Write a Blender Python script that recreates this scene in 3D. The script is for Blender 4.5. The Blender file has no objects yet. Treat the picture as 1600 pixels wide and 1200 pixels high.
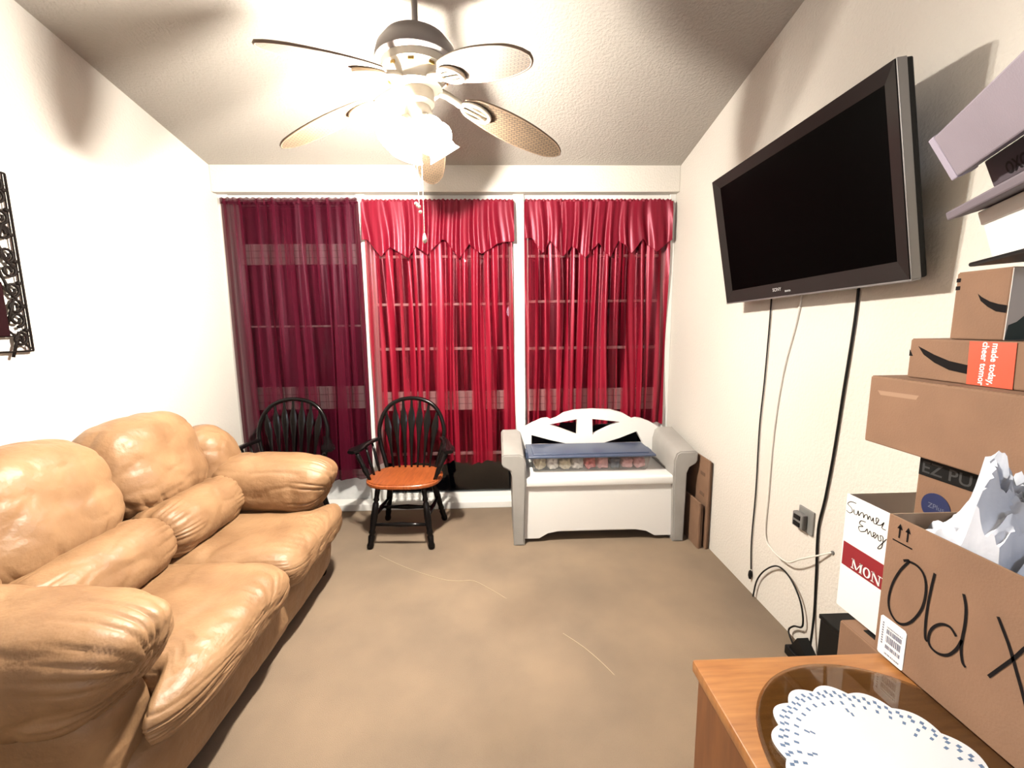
import bpy, bmesh, math, random
import numpy as np
from mathutils import Vector, Matrix, noise
random.seed(4)
S = bpy.context.scene
COL = S.collection
PI = math.pi
rad = math.radians

# ---------------------------------------------------------------- camera
def make_camera():
    f, th, ps, ro, h = 665.2, rad(7.887), rad(1.9226), rad(.615), 1.5
    s, c = math.sin, math.cos
    fwd = Vector((s(ps)*c(th), c(ps)*c(th), -s(th)))
    r = Vector((c(ps), -s(ps), 0)); u = Vector((s(ps)*s(th), c(ps)*s(th), c(th)))
    rt = r*c(ro) - u*s(ro); up = u*c(ro) + r*s(ro)
    cam = bpy.data.cameras.new('camera'); o = bpy.data.objects.new('camera', cam)
    COL.objects.link(o)
    cam.sensor_fit = 'HORIZONTAL'; cam.sensor_width = 36; cam.lens = f*36/1600
    cam.clip_start = .02
    m = Matrix(((rt.x, up.x, -fwd.x, 0), (rt.y, up.y, -fwd.y, 0), (rt.z, up.z, -fwd.z, h), (0, 0, 0, 1)))
    o.matrix_world = m
    S.camera = o
make_camera()

# ---------------------------------------------------------------- world, lights, exposure
W = bpy.data.worlds.new('night'); S.world = W; W.use_nodes = True
W.node_tree.nodes['Background'].inputs[0].default_value = (.35, .4, .6, 1)
W.node_tree.nodes['Background'].inputs[1].default_value = .004
SHADE_EMIT = 30.0
BULB_EMIT = 11500.0          # the lit glass shades of the ceiling fan are the room's main light
SHADE_COL = (1, .935, .83, 1)
# a cool white lamp of the room behind the camera
ld = bpy.data.lights.new('back_room_lamp', 'POINT'); ld.energy = 62; ld.color = (.80, .87, 1); ld.shadow_soft_size = .12
lo = bpy.data.objects.new('back_room_lamp', ld); lo.location = (.30, -.95, 1.75); COL.objects.link(lo)
S.view_settings.view_transform = 'Standard'; S.view_settings.look = 'None'
S.view_settings.gamma = 1; S.view_settings.use_curve_mapping = False
S.view_settings.exposure = 0.0

# ---------------------------------------------------------------- materials
MATS = {}
ALB = .70      # overall reflectance of paints and finishes under this lamp
def mat(name, col, rough=.6, metal=0, var=0, vscale=6, bump=0, bscale=60, spec=.5, col2=None, stretch=None, detail=4):
    col = tuple(c*ALB for c in col); col2 = tuple(c*ALB for c in col2) if col2 else None
    m = bpy.data.materials.new(name); m.use_nodes = True; MATS[name] = m
    nt = m.node_tree; b = nt.nodes['Principled BSDF']
    b.inputs['Base Color'].default_value = (*col, 1); b.inputs['Roughness'].default_value = rough
    b.inputs['Metallic'].default_value = metal; b.inputs['Specular IOR Level'].default_value = spec
    tc = nt.nodes.new('ShaderNodeTexCoord')
    vec = tc.outputs['Object']
    if stretch:
        mp = nt.nodes.new('ShaderNodeMapping'); mp.inputs['Scale'].default_value = stretch
        nt.links.new(vec, mp.inputs[0]); vec = mp.outputs[0]
    if var or col2:
        n = nt.nodes.new('ShaderNodeTexNoise'); n.inputs['Scale'].default_value = vscale; n.inputs['Detail'].default_value = detail
        nt.links.new(vec, n.inputs['Vector'])
        r = nt.nodes.new('ShaderNodeValToRGB'); nt.links.new(n.outputs['Fac'], r.inputs[0])
        c2 = col2 or tuple(max(0, x*(1-var)) for x in col)
        c1 = tuple(min(1, x*(1+var*.5)) for x in col)
        r.color_ramp.elements[0].position = .32; r.color_ramp.elements[1].position = .68
        r.color_ramp.elements[0].color = (*c2, 1); r.color_ramp.elements[1].color = (*c1, 1)
        nt.links.new(r.outputs[0], b.inputs['Base Color'])
    if bump:
        n2 = nt.nodes.new('ShaderNodeTexNoise'); n2.inputs['Scale'].default_value = bscale; n2.inputs['Detail'].default_value = 3
        nt.links.new(vec, n2.inputs['Vector'])
        bp = nt.nodes.new('ShaderNodeBump'); bp.inputs['Strength'].default_value = bump; bp.inputs['Distance'].default_value = .01
        nt.links.new(n2.outputs['Fac'], bp.inputs['Height']); nt.links.new(bp.outputs[0], b.inputs['Normal'])
    return m
M_wall = mat('wall_paint', (.74, .695, .63), .75, bump=.35, bscale=75)
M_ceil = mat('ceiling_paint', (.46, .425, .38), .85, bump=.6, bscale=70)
M_trim = mat('white_trim', (.86, .84, .80), .5, bump=.05)
M_carpet = mat('carpet', (.325, .237, .163), .95, col2=(.225, .170, .124), vscale=1.7, bump=.5, bscale=420, spec=.1)
M_leather = mat('tan_leather', (.355, .205, .103), .48, col2=(.250, .134, .064), vscale=6, bump=.5, bscale=26, spec=.38)
M_dark = mat('black_lacquer', (.005, .004, .004), .22, spec=.18)
M_seat = mat('honey_oak', (.40, .105, .028), .35, col2=(.25, .055, .013), vscale=5, stretch=(14, 2, 2))
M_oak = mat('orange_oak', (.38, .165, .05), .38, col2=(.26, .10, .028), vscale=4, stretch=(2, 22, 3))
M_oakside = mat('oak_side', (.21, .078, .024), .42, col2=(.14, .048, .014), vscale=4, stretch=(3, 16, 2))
M_bwhite = mat('white_resin', (.84, .82, .79), .5, bump=.05, bscale=200)
M_bgrey = mat('taupe_resin', (.36, .34, .315), .6, var=.1, bump=.12, bscale=260)
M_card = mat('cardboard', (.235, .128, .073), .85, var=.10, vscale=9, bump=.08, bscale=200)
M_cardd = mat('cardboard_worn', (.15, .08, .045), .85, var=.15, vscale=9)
M_cin = mat('cardboard_inside', (.30, .20, .13), .9)
M_white = mat('white_card', (.86, .86, .85), .6)
M_paper = mat('white_plastic_bag', (.56, .59, .67), .4, bump=.2, bscale=30)
M_lav = mat('pale_lavender_card', (.26, .225, .27), .7, var=.06, bump=.1, bscale=200)
M_dpur = mat('dark_mauve_card', (.07, .055, .07), .7)
M_mauve = mat('mauve_card', (.15, .125, .15), .7)
M_blk = mat('black_plastic', (.005, .005, .005), .5, spec=.2)
M_screen = mat('tv_screen', (.0010, .0010, .0010), .35, spec=.02)
M_bezel = mat('tv_bezel', (.022, .019, .018), .3, spec=.12)
M_silver = mat('tv_silver_edge', (.30, .29, .29), .35, metal=.6)
M_ink = mat('black_ink', (.008, .006, .006), .8, spec=.1)
M_red = mat('red_print', (.25, .006, .013), .6)
M_wprint = mat('white_print', (.85, .85, .84), .6)
M_orange = mat('orange_sticker', (.55, .07, .022), .5)
M_blue = mat('navy_sticker', (.012, .02, .085), .5)
M_dgrey = mat('grey_print', (.028, .028, .028), .6)
M_barc = mat('barcode_print', (.16, .17, .24), .6)
M_teal = mat('dark_green_print', (.012, .03, .03), .6)
M_steel = mat('outlet_plate', (.30, .30, .29), .4, metal=.35)
M_outl = mat('outlet_grey_plastic', (.17, .165, .16), .5)
M_gril = mat('grille_grey', (.45, .43, .40), .6)
M_cordw = mat('white_cord', (.80, .77, .70), .5)
M_iron = mat('wrought_iron', (.010, .007, .006), .6, spec=.08)
M_wine = mat('dark_wine_plaque', (.014, .003, .004), .7, spec=.05)
M_fanm = mat('fan_pewter', (.26, .225, .21), .42, metal=.25)
M_fanw = mat('fan_white_metal', (.72, .64, .52), .4)
def woven(name, c1, c2, scale):
    m = mat(name, c1, .7); nt = m.node_tree; b = nt.nodes['Principled BSDF']; tc = nt.nodes['Texture Coordinate']
    br = nt.nodes.new('ShaderNodeTexBrick'); br.inputs['Scale'].default_value = scale; br.inputs['Mortar Size'].default_value = .07; br.inputs['Bias'].default_value = 0
    br.inputs['Color1'].default_value = (*[c*ALB for c in c1], 1); br.inputs['Color2'].default_value = (*[c*ALB*.8 for c in c1], 1); br.inputs['Mortar'].default_value = (*[c*ALB for c in c2], 1)
    br.inputs['Brick Width'].default_value = .9; br.inputs['Row Height'].default_value = .45
    nt.links.new(tc.outputs['Object'], br.inputs['Vector']); nt.links.new(br.outputs['Color'], b.inputs['Base Color'])
    bp = nt.nodes.new('ShaderNodeBump'); bp.inputs['Strength'].default_value = .5; bp.inputs['Distance'].default_value = .003; bp.invert = True
    nt.links.new(br.outputs['Fac'], bp.inputs['Height']); nt.links.new(bp.outputs[0], b.inputs['Normal'])
    return m
M_rattan = woven('woven_rattan', (.135, .086, .045), (.03, .018, .009), 40)
M_blrim = mat('blade_rim', (.17, .11, .07), .6)
M_gold = mat('fan_brass', (.65, .42, .13), .35, metal=.8)
M_chain = mat('pull_chain', (.8, .76, .66), .35, metal=.5)
M_lid = mat('blue_lid', (.058, .078, .135), .4, var=.1)
M_pink = mat('clutter_red', (.62, .14, .15), .6)
M_cream = mat('clutter_cream', (.78, .70, .52), .7)
M_pinkl = mat('clutter_pink', (.75, .40, .42), .6)
M_line = mat('pale_line', (.46, .36, .23), .8)
M_doily = mat('paper_doily', (1.22, 1.25, 1.29), .75)
M_doilyb = mat('doily_blue_lace', (.20, .31, .52), .75)
M_kick = mat('white_enamel_panel', (.74, .74, .73), .25, var=.2, vscale=9)
M_tv_wt = mat('tv_lettering', (.45, .45, .45), .5)

def glassy(name, tint, gloss, rough=.02, tr=1.0):
    m = bpy.data.materials.new(name); m.use_nodes = True; nt = m.node_tree; nt.nodes.clear()
    o = nt.nodes.new('ShaderNodeOutputMaterial'); t = nt.nodes.new('ShaderNodeBsdfTransparent'); g = nt.nodes.new('ShaderNodeBsdfGlossy')
    t.inputs[0].default_value = (*tint, 1); g.inputs['Roughness'].default_value = rough
    mx = nt.nodes.new('ShaderNodeMixShader'); mx.inputs[0].default_value = gloss
    nt.links.new(t.outputs[0], mx.inputs[1]); nt.links.new(g.outputs[0], mx.inputs[2]); nt.links.new(mx.outputs[0], o.inputs[0])
    return m
M_pane = glassy('night_glass', (.55, .58, .6), .06)
M_smoke = glassy('smoked_glass', (.70, .68, .60), .10)
M_clear = glassy('clear_plastic', (.88, .86, .85), .12, .15)

def sheer(name, col, opac, gloss, rough, trans):
    m = bpy.data.materials.new(name); m.use_nodes = True; nt = m.node_tree; nt.nodes.clear()
    N = nt.nodes.new
    o = N('ShaderNodeOutputMaterial'); t = N('ShaderNodeBsdfTransparent'); t.inputs[0].default_value = (*[.45+.55*c for c in col], 1)
    d = N('ShaderNodeBsdfDiffuse'); l = N('ShaderNodeBsdfTranslucent'); g = N('ShaderNodeBsdfGlossy')
    tc = N('ShaderNodeTexCoord'); mp = N('ShaderNodeMapping'); mp.inputs['Scale'].default_value = (40, 0, .6)
    n = N('ShaderNodeTexNoise'); n.inputs['Scale'].default_value = 2.0; n.inputs['Detail'].default_value = 3
    r = N('ShaderNodeValToRGB')
    r.color_ramp.elements[0].color = (*[c*.7 for c in col], 1); r.color_ramp.elements[1].color = (*[min(1, c*1.25) for c in col], 1)
    nt.links.new(tc.outputs['Object'], mp.inputs[0]); nt.links.new(mp.outputs[0], n.inputs['Vector']); nt.links.new(n.outputs['Fac'], r.inputs[0])
    nt.links.new(r.outputs[0], d.inputs[0]); nt.links.new(r.outputs[0], l.inputs[0])
    g.inputs[0].default_value = (min(1, col[0]*2+.25), col[1]+.25, col[2]+.3, 1); g.inputs['Roughness'].default_value = rough
    m1 = N('ShaderNodeMixShader'); m1.inputs[0].default_value = trans; m2 = N('ShaderNodeMixShader'); m2.inputs[0].default_value = gloss
    m3 = N('ShaderNodeMixShader')
    mp2 = N('ShaderNodeMapping'); mp2.inputs['Scale'].default_value = (20, 0, .35); n2 = N('ShaderNodeTexNoise'); n2.inputs['Scale'].default_value = 1.0; n2.inputs['Detail'].default_value = 2
    r2 = N('ShaderNodeMapRange'); r2.inputs['From Min'].default_value = .40; r2.inputs['From Max'].default_value = .60
    r2.inputs['To Min'].default_value = opac[0]; r2.inputs['To Max'].default_value = opac[1]; r2.interpolation_type = 'SMOOTHSTEP'
    nt.links.new(tc.outputs['Object'], mp2.inputs[0]); nt.links.new(mp2.outputs[0], n2.inputs['Vector']); nt.links.new(n2.outputs['Fac'], r2.inputs['Value']); nt.links.new(r2.outputs[0], m3.inputs[0])
    nt.links.new(d.outputs[0], m1.inputs[1]); nt.links.new(l.outputs[0], m1.inputs[2])
    nt.links.new(m1.outputs[0], m2.inputs[1]); nt.links.new(g.outputs[0], m2.inputs[2])
    nt.links.new(t.outputs[0], m3.inputs[1]); nt.links.new(m2.outputs[0], m3.inputs[2]); nt.links.new(m3.outputs[0], o.inputs[0])
    return m
M_sheer1 = sheer('plum_voile', (.062, .004, .013), (.46, .86), .015, .45, .2)
M_sheer2 = sheer('crimson_satin_sheer', (.225, .006, .020), (.20, .93), .085, .38, .15)
M_val = sheer('crimson_valance_satin', (.175, .004, .016), (.80, .97), .085, .38, .1)

def emis(name, col, st):
    m = bpy.data.materials.new(name); m.use_nodes = True; nt = m.node_tree; nt.nodes.clear()
    o = nt.nodes.new('ShaderNodeOutputMaterial'); e = nt.nodes.new('ShaderNodeEmission')
    e.inputs[0].default_value = col; e.inputs[1].default_value = st; nt.links.new(e.outputs[0], o.inputs[0]); return m
M_bulb = emis('lit_bulb', SHADE_COL, BULB_EMIT)
M_shade = emis('lit_frosted_glass', SHADE_COL, SHADE_EMIT)
def _():
    nt = M_shade.node_tree; e = [n for n in nt.nodes if n.type == 'EMISSION'][0]; o = [n for n in nt.nodes if n.type == 'OUTPUT_MATERIAL'][0]
    t = nt.nodes.new('ShaderNodeBsdfTransparent'); mx = nt.nodes.new('ShaderNodeMixShader'); mx.inputs[0].default_value = .4
    nt.links.new(t.outputs[0], mx.inputs[1]); nt.links.new(e.outputs[0], mx.inputs[2]); nt.links.new(mx.outputs[0], o.inputs[0])
_()

# ---------------------------------------------------------------- helpers
RM = {}
def root(name, label, cat, loc=(0, 0, 0), rotz=0, group=None, matrix=None):
    o = bpy.data.objects.new(name, None); COL.objects.link(o); o.empty_display_size = .1
    m = matrix or (Matrix.Translation(loc) @ Matrix.Rotation(rotz, 4, 'Z'))
    o.matrix_world = m; RM[o.name] = m.copy()
    o['label'] = label; o['category'] = cat
    if group: o['group'] = group
    return o
def tag(o, label, cat, group=None):
    o['label'] = label; o['category'] = cat
    if group: o['group'] = group
    return o
def obj(name, bm, m, parent=None, local=False, smooth=False, base=None):
    """link a bmesh as one object; coordinates are world unless local"""
    if isinstance(bm, bpy.types.Mesh): me = bm
    else:
        if parent is not None and not local: bm.transform(RM[parent.name].inverted())
        if base is not None: bm.transform(Matrix.Translation(-Vector(base)))
        bmesh.ops.recalc_face_normals(bm, faces=bm.faces)
        me = bpy.data.meshes.new(name); bm.to_mesh(me); bm.free()
    for mm in (m if isinstance(m, (list, tuple)) else [m]): me.materials.append(mm)
    if smooth:
        for p in me.polygons: p.use_smooth = True
        if smooth == 'auto':
            try: me.set_sharp_from_angle(angle=rad(40))
            except Exception: pass
    o = bpy.data.objects.new(name, me); COL.objects.link(o)
    if base is not None: o.location = base
    if parent is not None:
        o.parent = parent; RM[o.name] = RM[parent.name]
    return o
def struct(name, bm, m, parent=None, **k):
    o = obj(name, bm, m, parent, **k)
    if parent is None: o['kind'] = 'structure'
    RM.setdefault(o.name, Matrix.Identity(4))
    return o
def NB(): return bmesh.new()
def box(bm, a, b, bev=0, seg=2, mtx=None):
    x0, y0, z0 = a; x1, y1, z1 = b
    vs = [bm.verts.new(p) for p in ((x0,y0,z0),(x1,y0,z0),(x1,y1,z0),(x0,y1,z0),(x0,y0,z1),(x1,y0,z1),(x1,y1,z1),(x0,y1,z1))]
    fs = [bm.faces.new([vs[i] for i in q]) for q in ((0,3,2,1),(4,5,6,7),(0,1,5,4),(1,2,6,5),(2,3,7,6),(3,0,4,7))]
    if bev:
        es = list({e for f in fs for e in f.edges})
        r = bmesh.ops.bevel(bm, geom=es, offset=bev, segments=seg, profile=.5, affect='EDGES')
        vs = list({v for f in r['faces'] for v in f.verts})
    if mtx is not None: bmesh.ops.transform(bm, matrix=mtx, verts=vs)
    return bm
def B(a, b, bev=0, seg=2): return box(NB(), a, b, bev, seg)
def tube(bm, pts, r, n=8, closed=False, flat=None):
    """swept tube; r number or list; flat=(axis vector, factor) flattens"""
    pts = [Vector(p) for p in pts]; N = len(pts); rings = []
    rr = r if isinstance(r, (list, tuple)) else [r]*N
    prev = None
    for i, p in enumerate(pts):
        if closed: t = pts[(i+1) % N]-pts[i-1]
        else: t = pts[min(i+1, N-1)]-pts[max(i-1, 0)]
        if t.length < 1e-9: t = Vector((0, 0, 1))
        t.normalize()
        if prev is None:
            a = Vector((0, 0, 1)) if abs(t.z) < .9 else Vector((1, 0, 0))
            u = t.cross(a).normalized()
        else:
            u = (prev - t*prev.dot(t))
            u = u.normalized() if u.length > 1e-6 else t.orthogonal().normalized()
        prev = u; v = t.cross(u)
        rings.append([bm.verts.new(p + (u*math.cos(2*PI*k/n)+v*math.sin(2*PI*k/n))*rr[i]) for k in range(n)])
    for i in range(N if closed else N-1):
        A, C = rings[i], rings[(i+1) % N]
        for k in range(n):
            bm.faces.new((A[k], A[(k+1) % n], C[(k+1) % n], C[k]))
    if not closed:
        bm.faces.new(rings[0][::-1]); bm.faces.new(rings[-1])
    return bm
def lathe(bm, prof, n=24, mtx=None, cap=True):
    """prof list of (r,z)"""
    rings = []
    for r, z in prof:
        if r < 1e-5: rings.append([bm.verts.new((0, 0, z))])
        else: rings.append([bm.verts.new((r*math.cos(2*PI*k/n), r*math.sin(2*PI*k/n), z)) for k in range(n)])
    for A, C in zip(rings, rings[1:]):
        if len(A) == 1 and len(C) == 1: continue
        for k in range(n):
            if len(A) == 1: bm.faces.new((A[0], C[(k+1) % n], C[k]))
            elif len(C) == 1: bm.faces.new((A[k], A[(k+1) % n], C[0]))
            else: bm.faces.new((A[k], A[(k+1) % n], C[(k+1) % n], C[k]))
    if cap:
        if len(rings[0]) > 1: bm.faces.new(rings[0][::-1])
        if len(rings[-1]) > 1: bm.faces.new(rings[-1])
    if mtx is not None:
        bmesh.ops.transform(bm, matrix=mtx, verts=[v for r in rings for v in r])
    return bm
def prism(bm, poly, axis, a, b, holes=(), bev=0):
    """extrude a 2D polygon (with holes) along axis 0/1/2 from a to b; 2D coords are the two other axes in order"""
    def P(u, v, w):
        return {0: (w, u, v), 1: (u, w, v), 2: (u, v, w)}[axis]
    es = []
    for loop in [poly, *holes]:
        vs = [bm.verts.new(P(u, v, a)) for u, v in loop]
        es += [bm.edges.new((vs[i], vs[(i+1) % len(vs)])) for i in range(len(vs))]
    if holes:
        r = bmesh.ops.triangle_fill(bm, use_beauty=True, use_dissolve=False, edges=es)
        fs = [g for g in r['geom'] if isinstance(g, bmesh.types.BMFace)]
    else:
        vs = [e.verts[0] for e in es]
        lp = []
        for u, v in poly: pass
        fs = [bm.faces.new(bm.verts[-len(poly):])] if False else [bmesh.ops.contextual_create(bm, geom=es)['faces'][0]]
    r = bmesh.ops.extrude_face_region(bm, geom=fs)
    nv = [g for g in r['geom'] if isinstance(g, bmesh.types.BMVert)]
    d = [0, 0, 0]; d[axis] = b-a
    bmesh.ops.translate(bm, verts=nv, vec=d)
    return bm
def arc(c, r, a0, a1, n):
    return [(c[0]+r*math.cos(a0+(a1-a0)*i/n), c[1]+r*math.sin(a0+(a1-a0)*i/n)) for i in range(n+1)]
def smooth_path(pts, k=6):
    """Catmull-Rom"""
    P = [Vector(p) for p in pts]; out = []
    for i in range(len(P)-1):
        p0, p1, p2, p3 = P[max(i-1, 0)], P[i], P[i+1], P[min(i+2, len(P)-1)]
        for j in range(k):
            t = j/k
            out.append(.5*((2*p1)+(p2-p0)*t+(2*p0-5*p1+4*p2-p3)*t*t+(3*p1-p0-3*p2+p3)*t**3))
    out.append(P[-1]); return out
def ribbon(bm, pts, w, nrm, lift):
    """flat stroke of thickness `lift` on a plane with normal nrm"""
    P = [Vector(p) for p in pts]; n = Vector(nrm); N = len(P); A = []; Bv = []
    for i, p in enumerate(P):
        t = (P[min(i+1, N-1)]-P[max(i-1, 0)]).normalized(); s = n.cross(t)
        ww = (w[i] if isinstance(w, list) else w)/2
        A.append(bm.verts.new(p+s*ww+n*lift)); Bv.append(bm.verts.new(p-s*ww+n*lift))
    for i in range(N-1): bm.faces.new((A[i], A[i+1], Bv[i+1], Bv[i]))
    return bm
def polyface(bm, pts):
    bm.faces.new([bm.verts.new(p) for p in pts]); return bm
def text(name, body, size, mtx, m, parent, bold=0.0, align='CENTER', sx=1):
    """flat lettering; mtx maps text plane (x right, y up) into world"""
    cu = bpy.data.curves.new('t', 'FONT'); cu.body = body; cu.size = size; cu.align_x = align; cu.align_y = 'CENTER'; cu.offset = bold; cu.resolution_u = 3
    to = bpy.data.objects.new('t', cu); COL.objects.link(to)
    dg = bpy.context.evaluated_depsgraph_get(); me = bpy.data.meshes.new_from_object(to.evaluated_get(dg))
    bpy.data.objects.remove(to); bpy.data.curves.remove(cu)
    bm = NB(); bm.from_mesh(me); bpy.data.meshes.remove(me)
    bm.transform(mtx @ Matrix.Diagonal((sx, 1, 1, 1)))
    return obj(name, bm, m, parent)
def frame_mtx(o, x, y):
    x = Vector(x).normalized(); y = Vector(y).normalized(); z = x.cross(y)
    return Matrix(((x.x, y.x, z.x, o[0]), (x.y, y.y, z.y, o[1]), (x.z, y.z, z.z, o[2]), (0, 0, 0, 1)))
def grid(bm, nu, nv, fn):
    vs = [[bm.verts.new(fn(i/(nu-1), j/(nv-1))) for j in range(nv)] for i in range(nu)]
    for i in range(nu-1):
        for j in range(nv-1): bm.faces.new((vs[i][j], vs[i+1][j], vs[i+1][j+1], vs[i][j+1]))
    return bm

# ---------------------------------------------------------------- the room
XL, XR, YH, YB, YF = -2.07, 1.40, 3.345, 3.60, -1.6
CZ = lambda y: 2.673 + .201*(YH-y)
struct('floor', B((XL-.1, YF-.1, -.1), (XR+.1, YB+.1, 0)), M_carpet)
def wallprism(x0, x1):
    return prism(NB(), [(YF-.1, -.1), (YB+.1, -.1), (YB+.1, CZ(YB)+.05), (YF-.1, CZ(YF)+.05)], 0, x0, x1)
struct('wall_left', wallprism(XL-.1, XL), M_wall)
struct('wall_right', wallprism(XR, XR+.1), M_wall)
struct('wall_rear', B((XL-.1, YF-.1, 0), (XR+.1, YF, CZ(YF)+.05)), mat('brown_rear_wall', (.22, .17, .13), .8))
struct('light_block_wall', B((XL, -.50, 0), (-.10, -.40, CZ(-.45)+.02)), M_wall)                  # unseen stub wall, added to keep the back lamp off the sofa arm
struct('ceiling', prism(NB(), [(YF-.1, CZ(YF-.1)), (YB+.1, CZ(YB+.1)), (YB+.1, CZ(YB+.1)+.1), (YF-.1, CZ(YF-.1)+.1)], 0, XL-.1, XR+.1), M_ceil)
struct('wall_back', prism(NB(), [(XL, 0), (XR, 0), (XR, 2.8), (XL, 2.8)], 1, YB, YB+.1, holes=[[(-2.05, .02), (1.39, .02), (1.39, 2.48), (-2.05, 2.48)]]), M_wall)
struct('trim_1', B((XL, YH, 2.486), (XR, YB, CZ(YH)+.02), .006), M_wall)                    # the boxed header over the windows
struct('trim_2', B((XL, YH+.015, 0), (XR, YB, .055), .005), M_trim)                           # sill board on the floor
YP = 3.43                                                                                   # front of window frames
POSTS = [(-2.07, -2.0), (-1.055, -.985), (.135, .222), (1.352, 1.40)]
for i, (a, b) in enumerate(POSTS): struct('trim_%d' % (i+3), B((a, YP-.02, .05), (b, YB, 2.49), .004), M_trim)
struct('trim_7', B((-2.0, YP, 2.452), (1.352, YP+.06, 2.49), .003), M_trim)
bays = [(-2.0, -1.055), (-.985, .135), (.222, 1.352)]
railz = [[(1.985, 2.14, 1), (1.50, 1.515, 0), (.835, 1.02, 1), (.27, .31, 0)],
         [(2.03, 2.05, 0), (1.66, 1.68, 0), (1.305, 1.327, 0), (.81, .965, 1), (.425, .445, 0), (.055, .09, 0)],
         [(2.03, 2.05, 0), (1.675, 1.695, 0), (1.298, 1.32, 0), (.79, .97, 1), (.425, .445, 0), (.055, .09, 0)]]
for i, ((a, b), rz) in enumerate(zip(bays, railz)):
    bm = NB(); y0, y1 = YP+.05, YP+.09
    box(bm, (a, y0, .055), (a+.035, y1, 2.452), .003); box(bm, (b-.035, y0, .055), (b, y1, 2.452), .003)
    w = struct('window_%d' % (i+1), bm, M_trim)
    edges = [2.452] + [z for r in rz for z in (r[1], r[0])]
    for z0, z1, band in rz:
        obj('rail', B((a+.035, y0-.004, z0), (b-.035, y1, z1), .002), M_trim, w)
        if band:                                # the deep rails carry a grid of narrow dark joints
            bm = NB(); n = 12
            for k in range(1, n):
                x = a+.035+(b-a-.07)*k/n; box(bm, (x-.003, y0-.007, z0+.008), (x+.003, y0-.002, z1-.008))
            for k in (1, 2):
                z = z0+(z1-z0)*k/3; box(bm, (a+.04, y0-.007, z-.0025), (b-.04, y0-.002, z+.0025))
            obj('grille', bm, M_gril, w)
    zz = sorted([2.452]+[v for r in rz for v in r[:2]], reverse=True)
    tops = zz[0::2]; bots = zz[1::2]
    for t, bo in zip(tops, bots):
        if t-bo > .05: obj('pane', B((a+.03, YP+.068, bo-.003), (b-.03, YP+.072, t+.003)), M_pane, w)
    if i == 0: obj('kick_panel', B((a+.03, YP+.055, .055), (b-.03, YP+.08, .272), .004), M_kick, w)

# ---------------------------------------------------------------- curtains
def curtain(name, label, x0, x1, ztop, hem, folds, amp, mt, seed, valance=None, drift=0.0):
    rnd = random.Random(seed)
    yc = YP-.045
    r = root(name, label, 'curtain', ((x0+x1)/2, yc, ztop), group=None)
    ph = [rnd.uniform(0, 6.28) for _ in range(4)]
    cuts = sorted(rnd.uniform(0, 1) for _ in range(5))
    def fold(u, v, s=1.0):
        # u across, v down; folds keep their path down the cloth with a slow wander
        uu = u + .012*math.sin(5*v+ph[3]+7*u) + .03*math.sin(2*PI*u+ph[0])
        a = amp*(.45+.75*min(1, v*2.2))*s
        y = math.sin(2*PI*folds*uu+ph[0]) + .55*math.sin(2*PI*folds*1.73*uu+ph[1]) + .35*math.sin(2*PI*folds*.41*uu+ph[2]+2*v)
        return a*y*.62
    def fn(u, v):
        hz = hem(u); z = ztop-.012 + (hz-ztop+.012)*v
        x = x0+(x1-x0)*u + drift*v*(u-.5) + .008*math.sin(2*PI*folds*u*.5+3*v+ph[1])
        return (x, yc+.006+fold(u, v), z)
    obj('panel', grid(NB(), 280, 46, fn), mt, r, smooth=True)
    # gathered rod pocket heading
    def hd(u, v):
        z = ztop+.010-.045*v + .004*math.sin(2*PI*folds*3.1*u)
        return (x0+(x1-x0)*u, yc-.008+fold(u, 0, .8)*.8+.003*math.sin(2*PI*folds*4*u), z)
    obj('heading', grid(NB(), 280, 6, hd), mt if not valance else M_val, r, smooth=True)
    tb = NB(); tube(tb, [(x0, yc+.02, ztop-.012), (x1, yc+.02, ztop-.012)], .006, 8); obj('rod', tb, M_trim, r)
    if valance:
        def vf(u, v):
            hz = valance(u); z = ztop-.01+(hz-ztop)*v
            x = x0-.006+(x1-x0+.012)*u
            return (x, yc-.024+fold(u*1.0+.13, v*.5, .75), z)
        vo = obj('valance', grid(NB(), 280, 20, vf), M_val, r, smooth=True)
        hb = NB(); pts = [Vector(vf(i/279, 1))+Vector((0, -.001, 0)) for i in range(280)]
        tube(hb, pts, .0032, 5); obj('hem_cord', hb, M_val, vo, smooth=True)
    return r
def zig(pts):
    def f(u):
        for (a, b), (c, d) in zip(pts, pts[1:]):
            if a <= u <= c: return b+(d-b)*(u-a)/(c-a)
        return pts[-1][1]
    return f
curtain('sheer_curtain', 'plain dark plum sheer curtain in the left window bay behind the sofa', -2.035, -1.03, 2.445,
        lambda u: .255+.012*math.sin(9*u), 7, .020, M_sheer1, 3, drift=.0)
curtain('sheer_curtain', 'crimson sheer curtain with pointed valance in the middle window bay', -.995, .135, 2.432,
        lambda u: .375+.014*math.sin(25*u)+.01*u, 11, .026, M_sheer2, 7,
        valance=zig([(0, 2.155), (.03, 2.16), (.12, 2.03), (.17, 2.11), (.30, 2.02), (.345, 2.11), (.42, 2.05), (.52, 2.155), (.55, 2.15), (.63, 2.02), (.70, 2.12), (.78, 2.05), (.88, 2.12), (.93, 2.14), (1, 2.14)]))
curtain('sheer_curtain', 'shorter crimson sheer curtain with pointed valance in the window bay by the television', .228, 1.350, 2.432,
        lambda u: .70-.02*u+.014*math.sin(21*u+1)-(.05*max(0, 1-u*6)), 11, .026, M_sheer2, 12,
        valance=zig([(0, 2.16), (.05, 2.17), (.12, 2.05), (.17, 2.15), (.26, 2.03), (.32, 2.11), (.41, 2.02), (.50, 2.13), (.58, 2.02), (.64, 2.15), (.73, 2.05), (.80, 2.16), (.90, 2.06), (1, 2.15)]))

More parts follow.
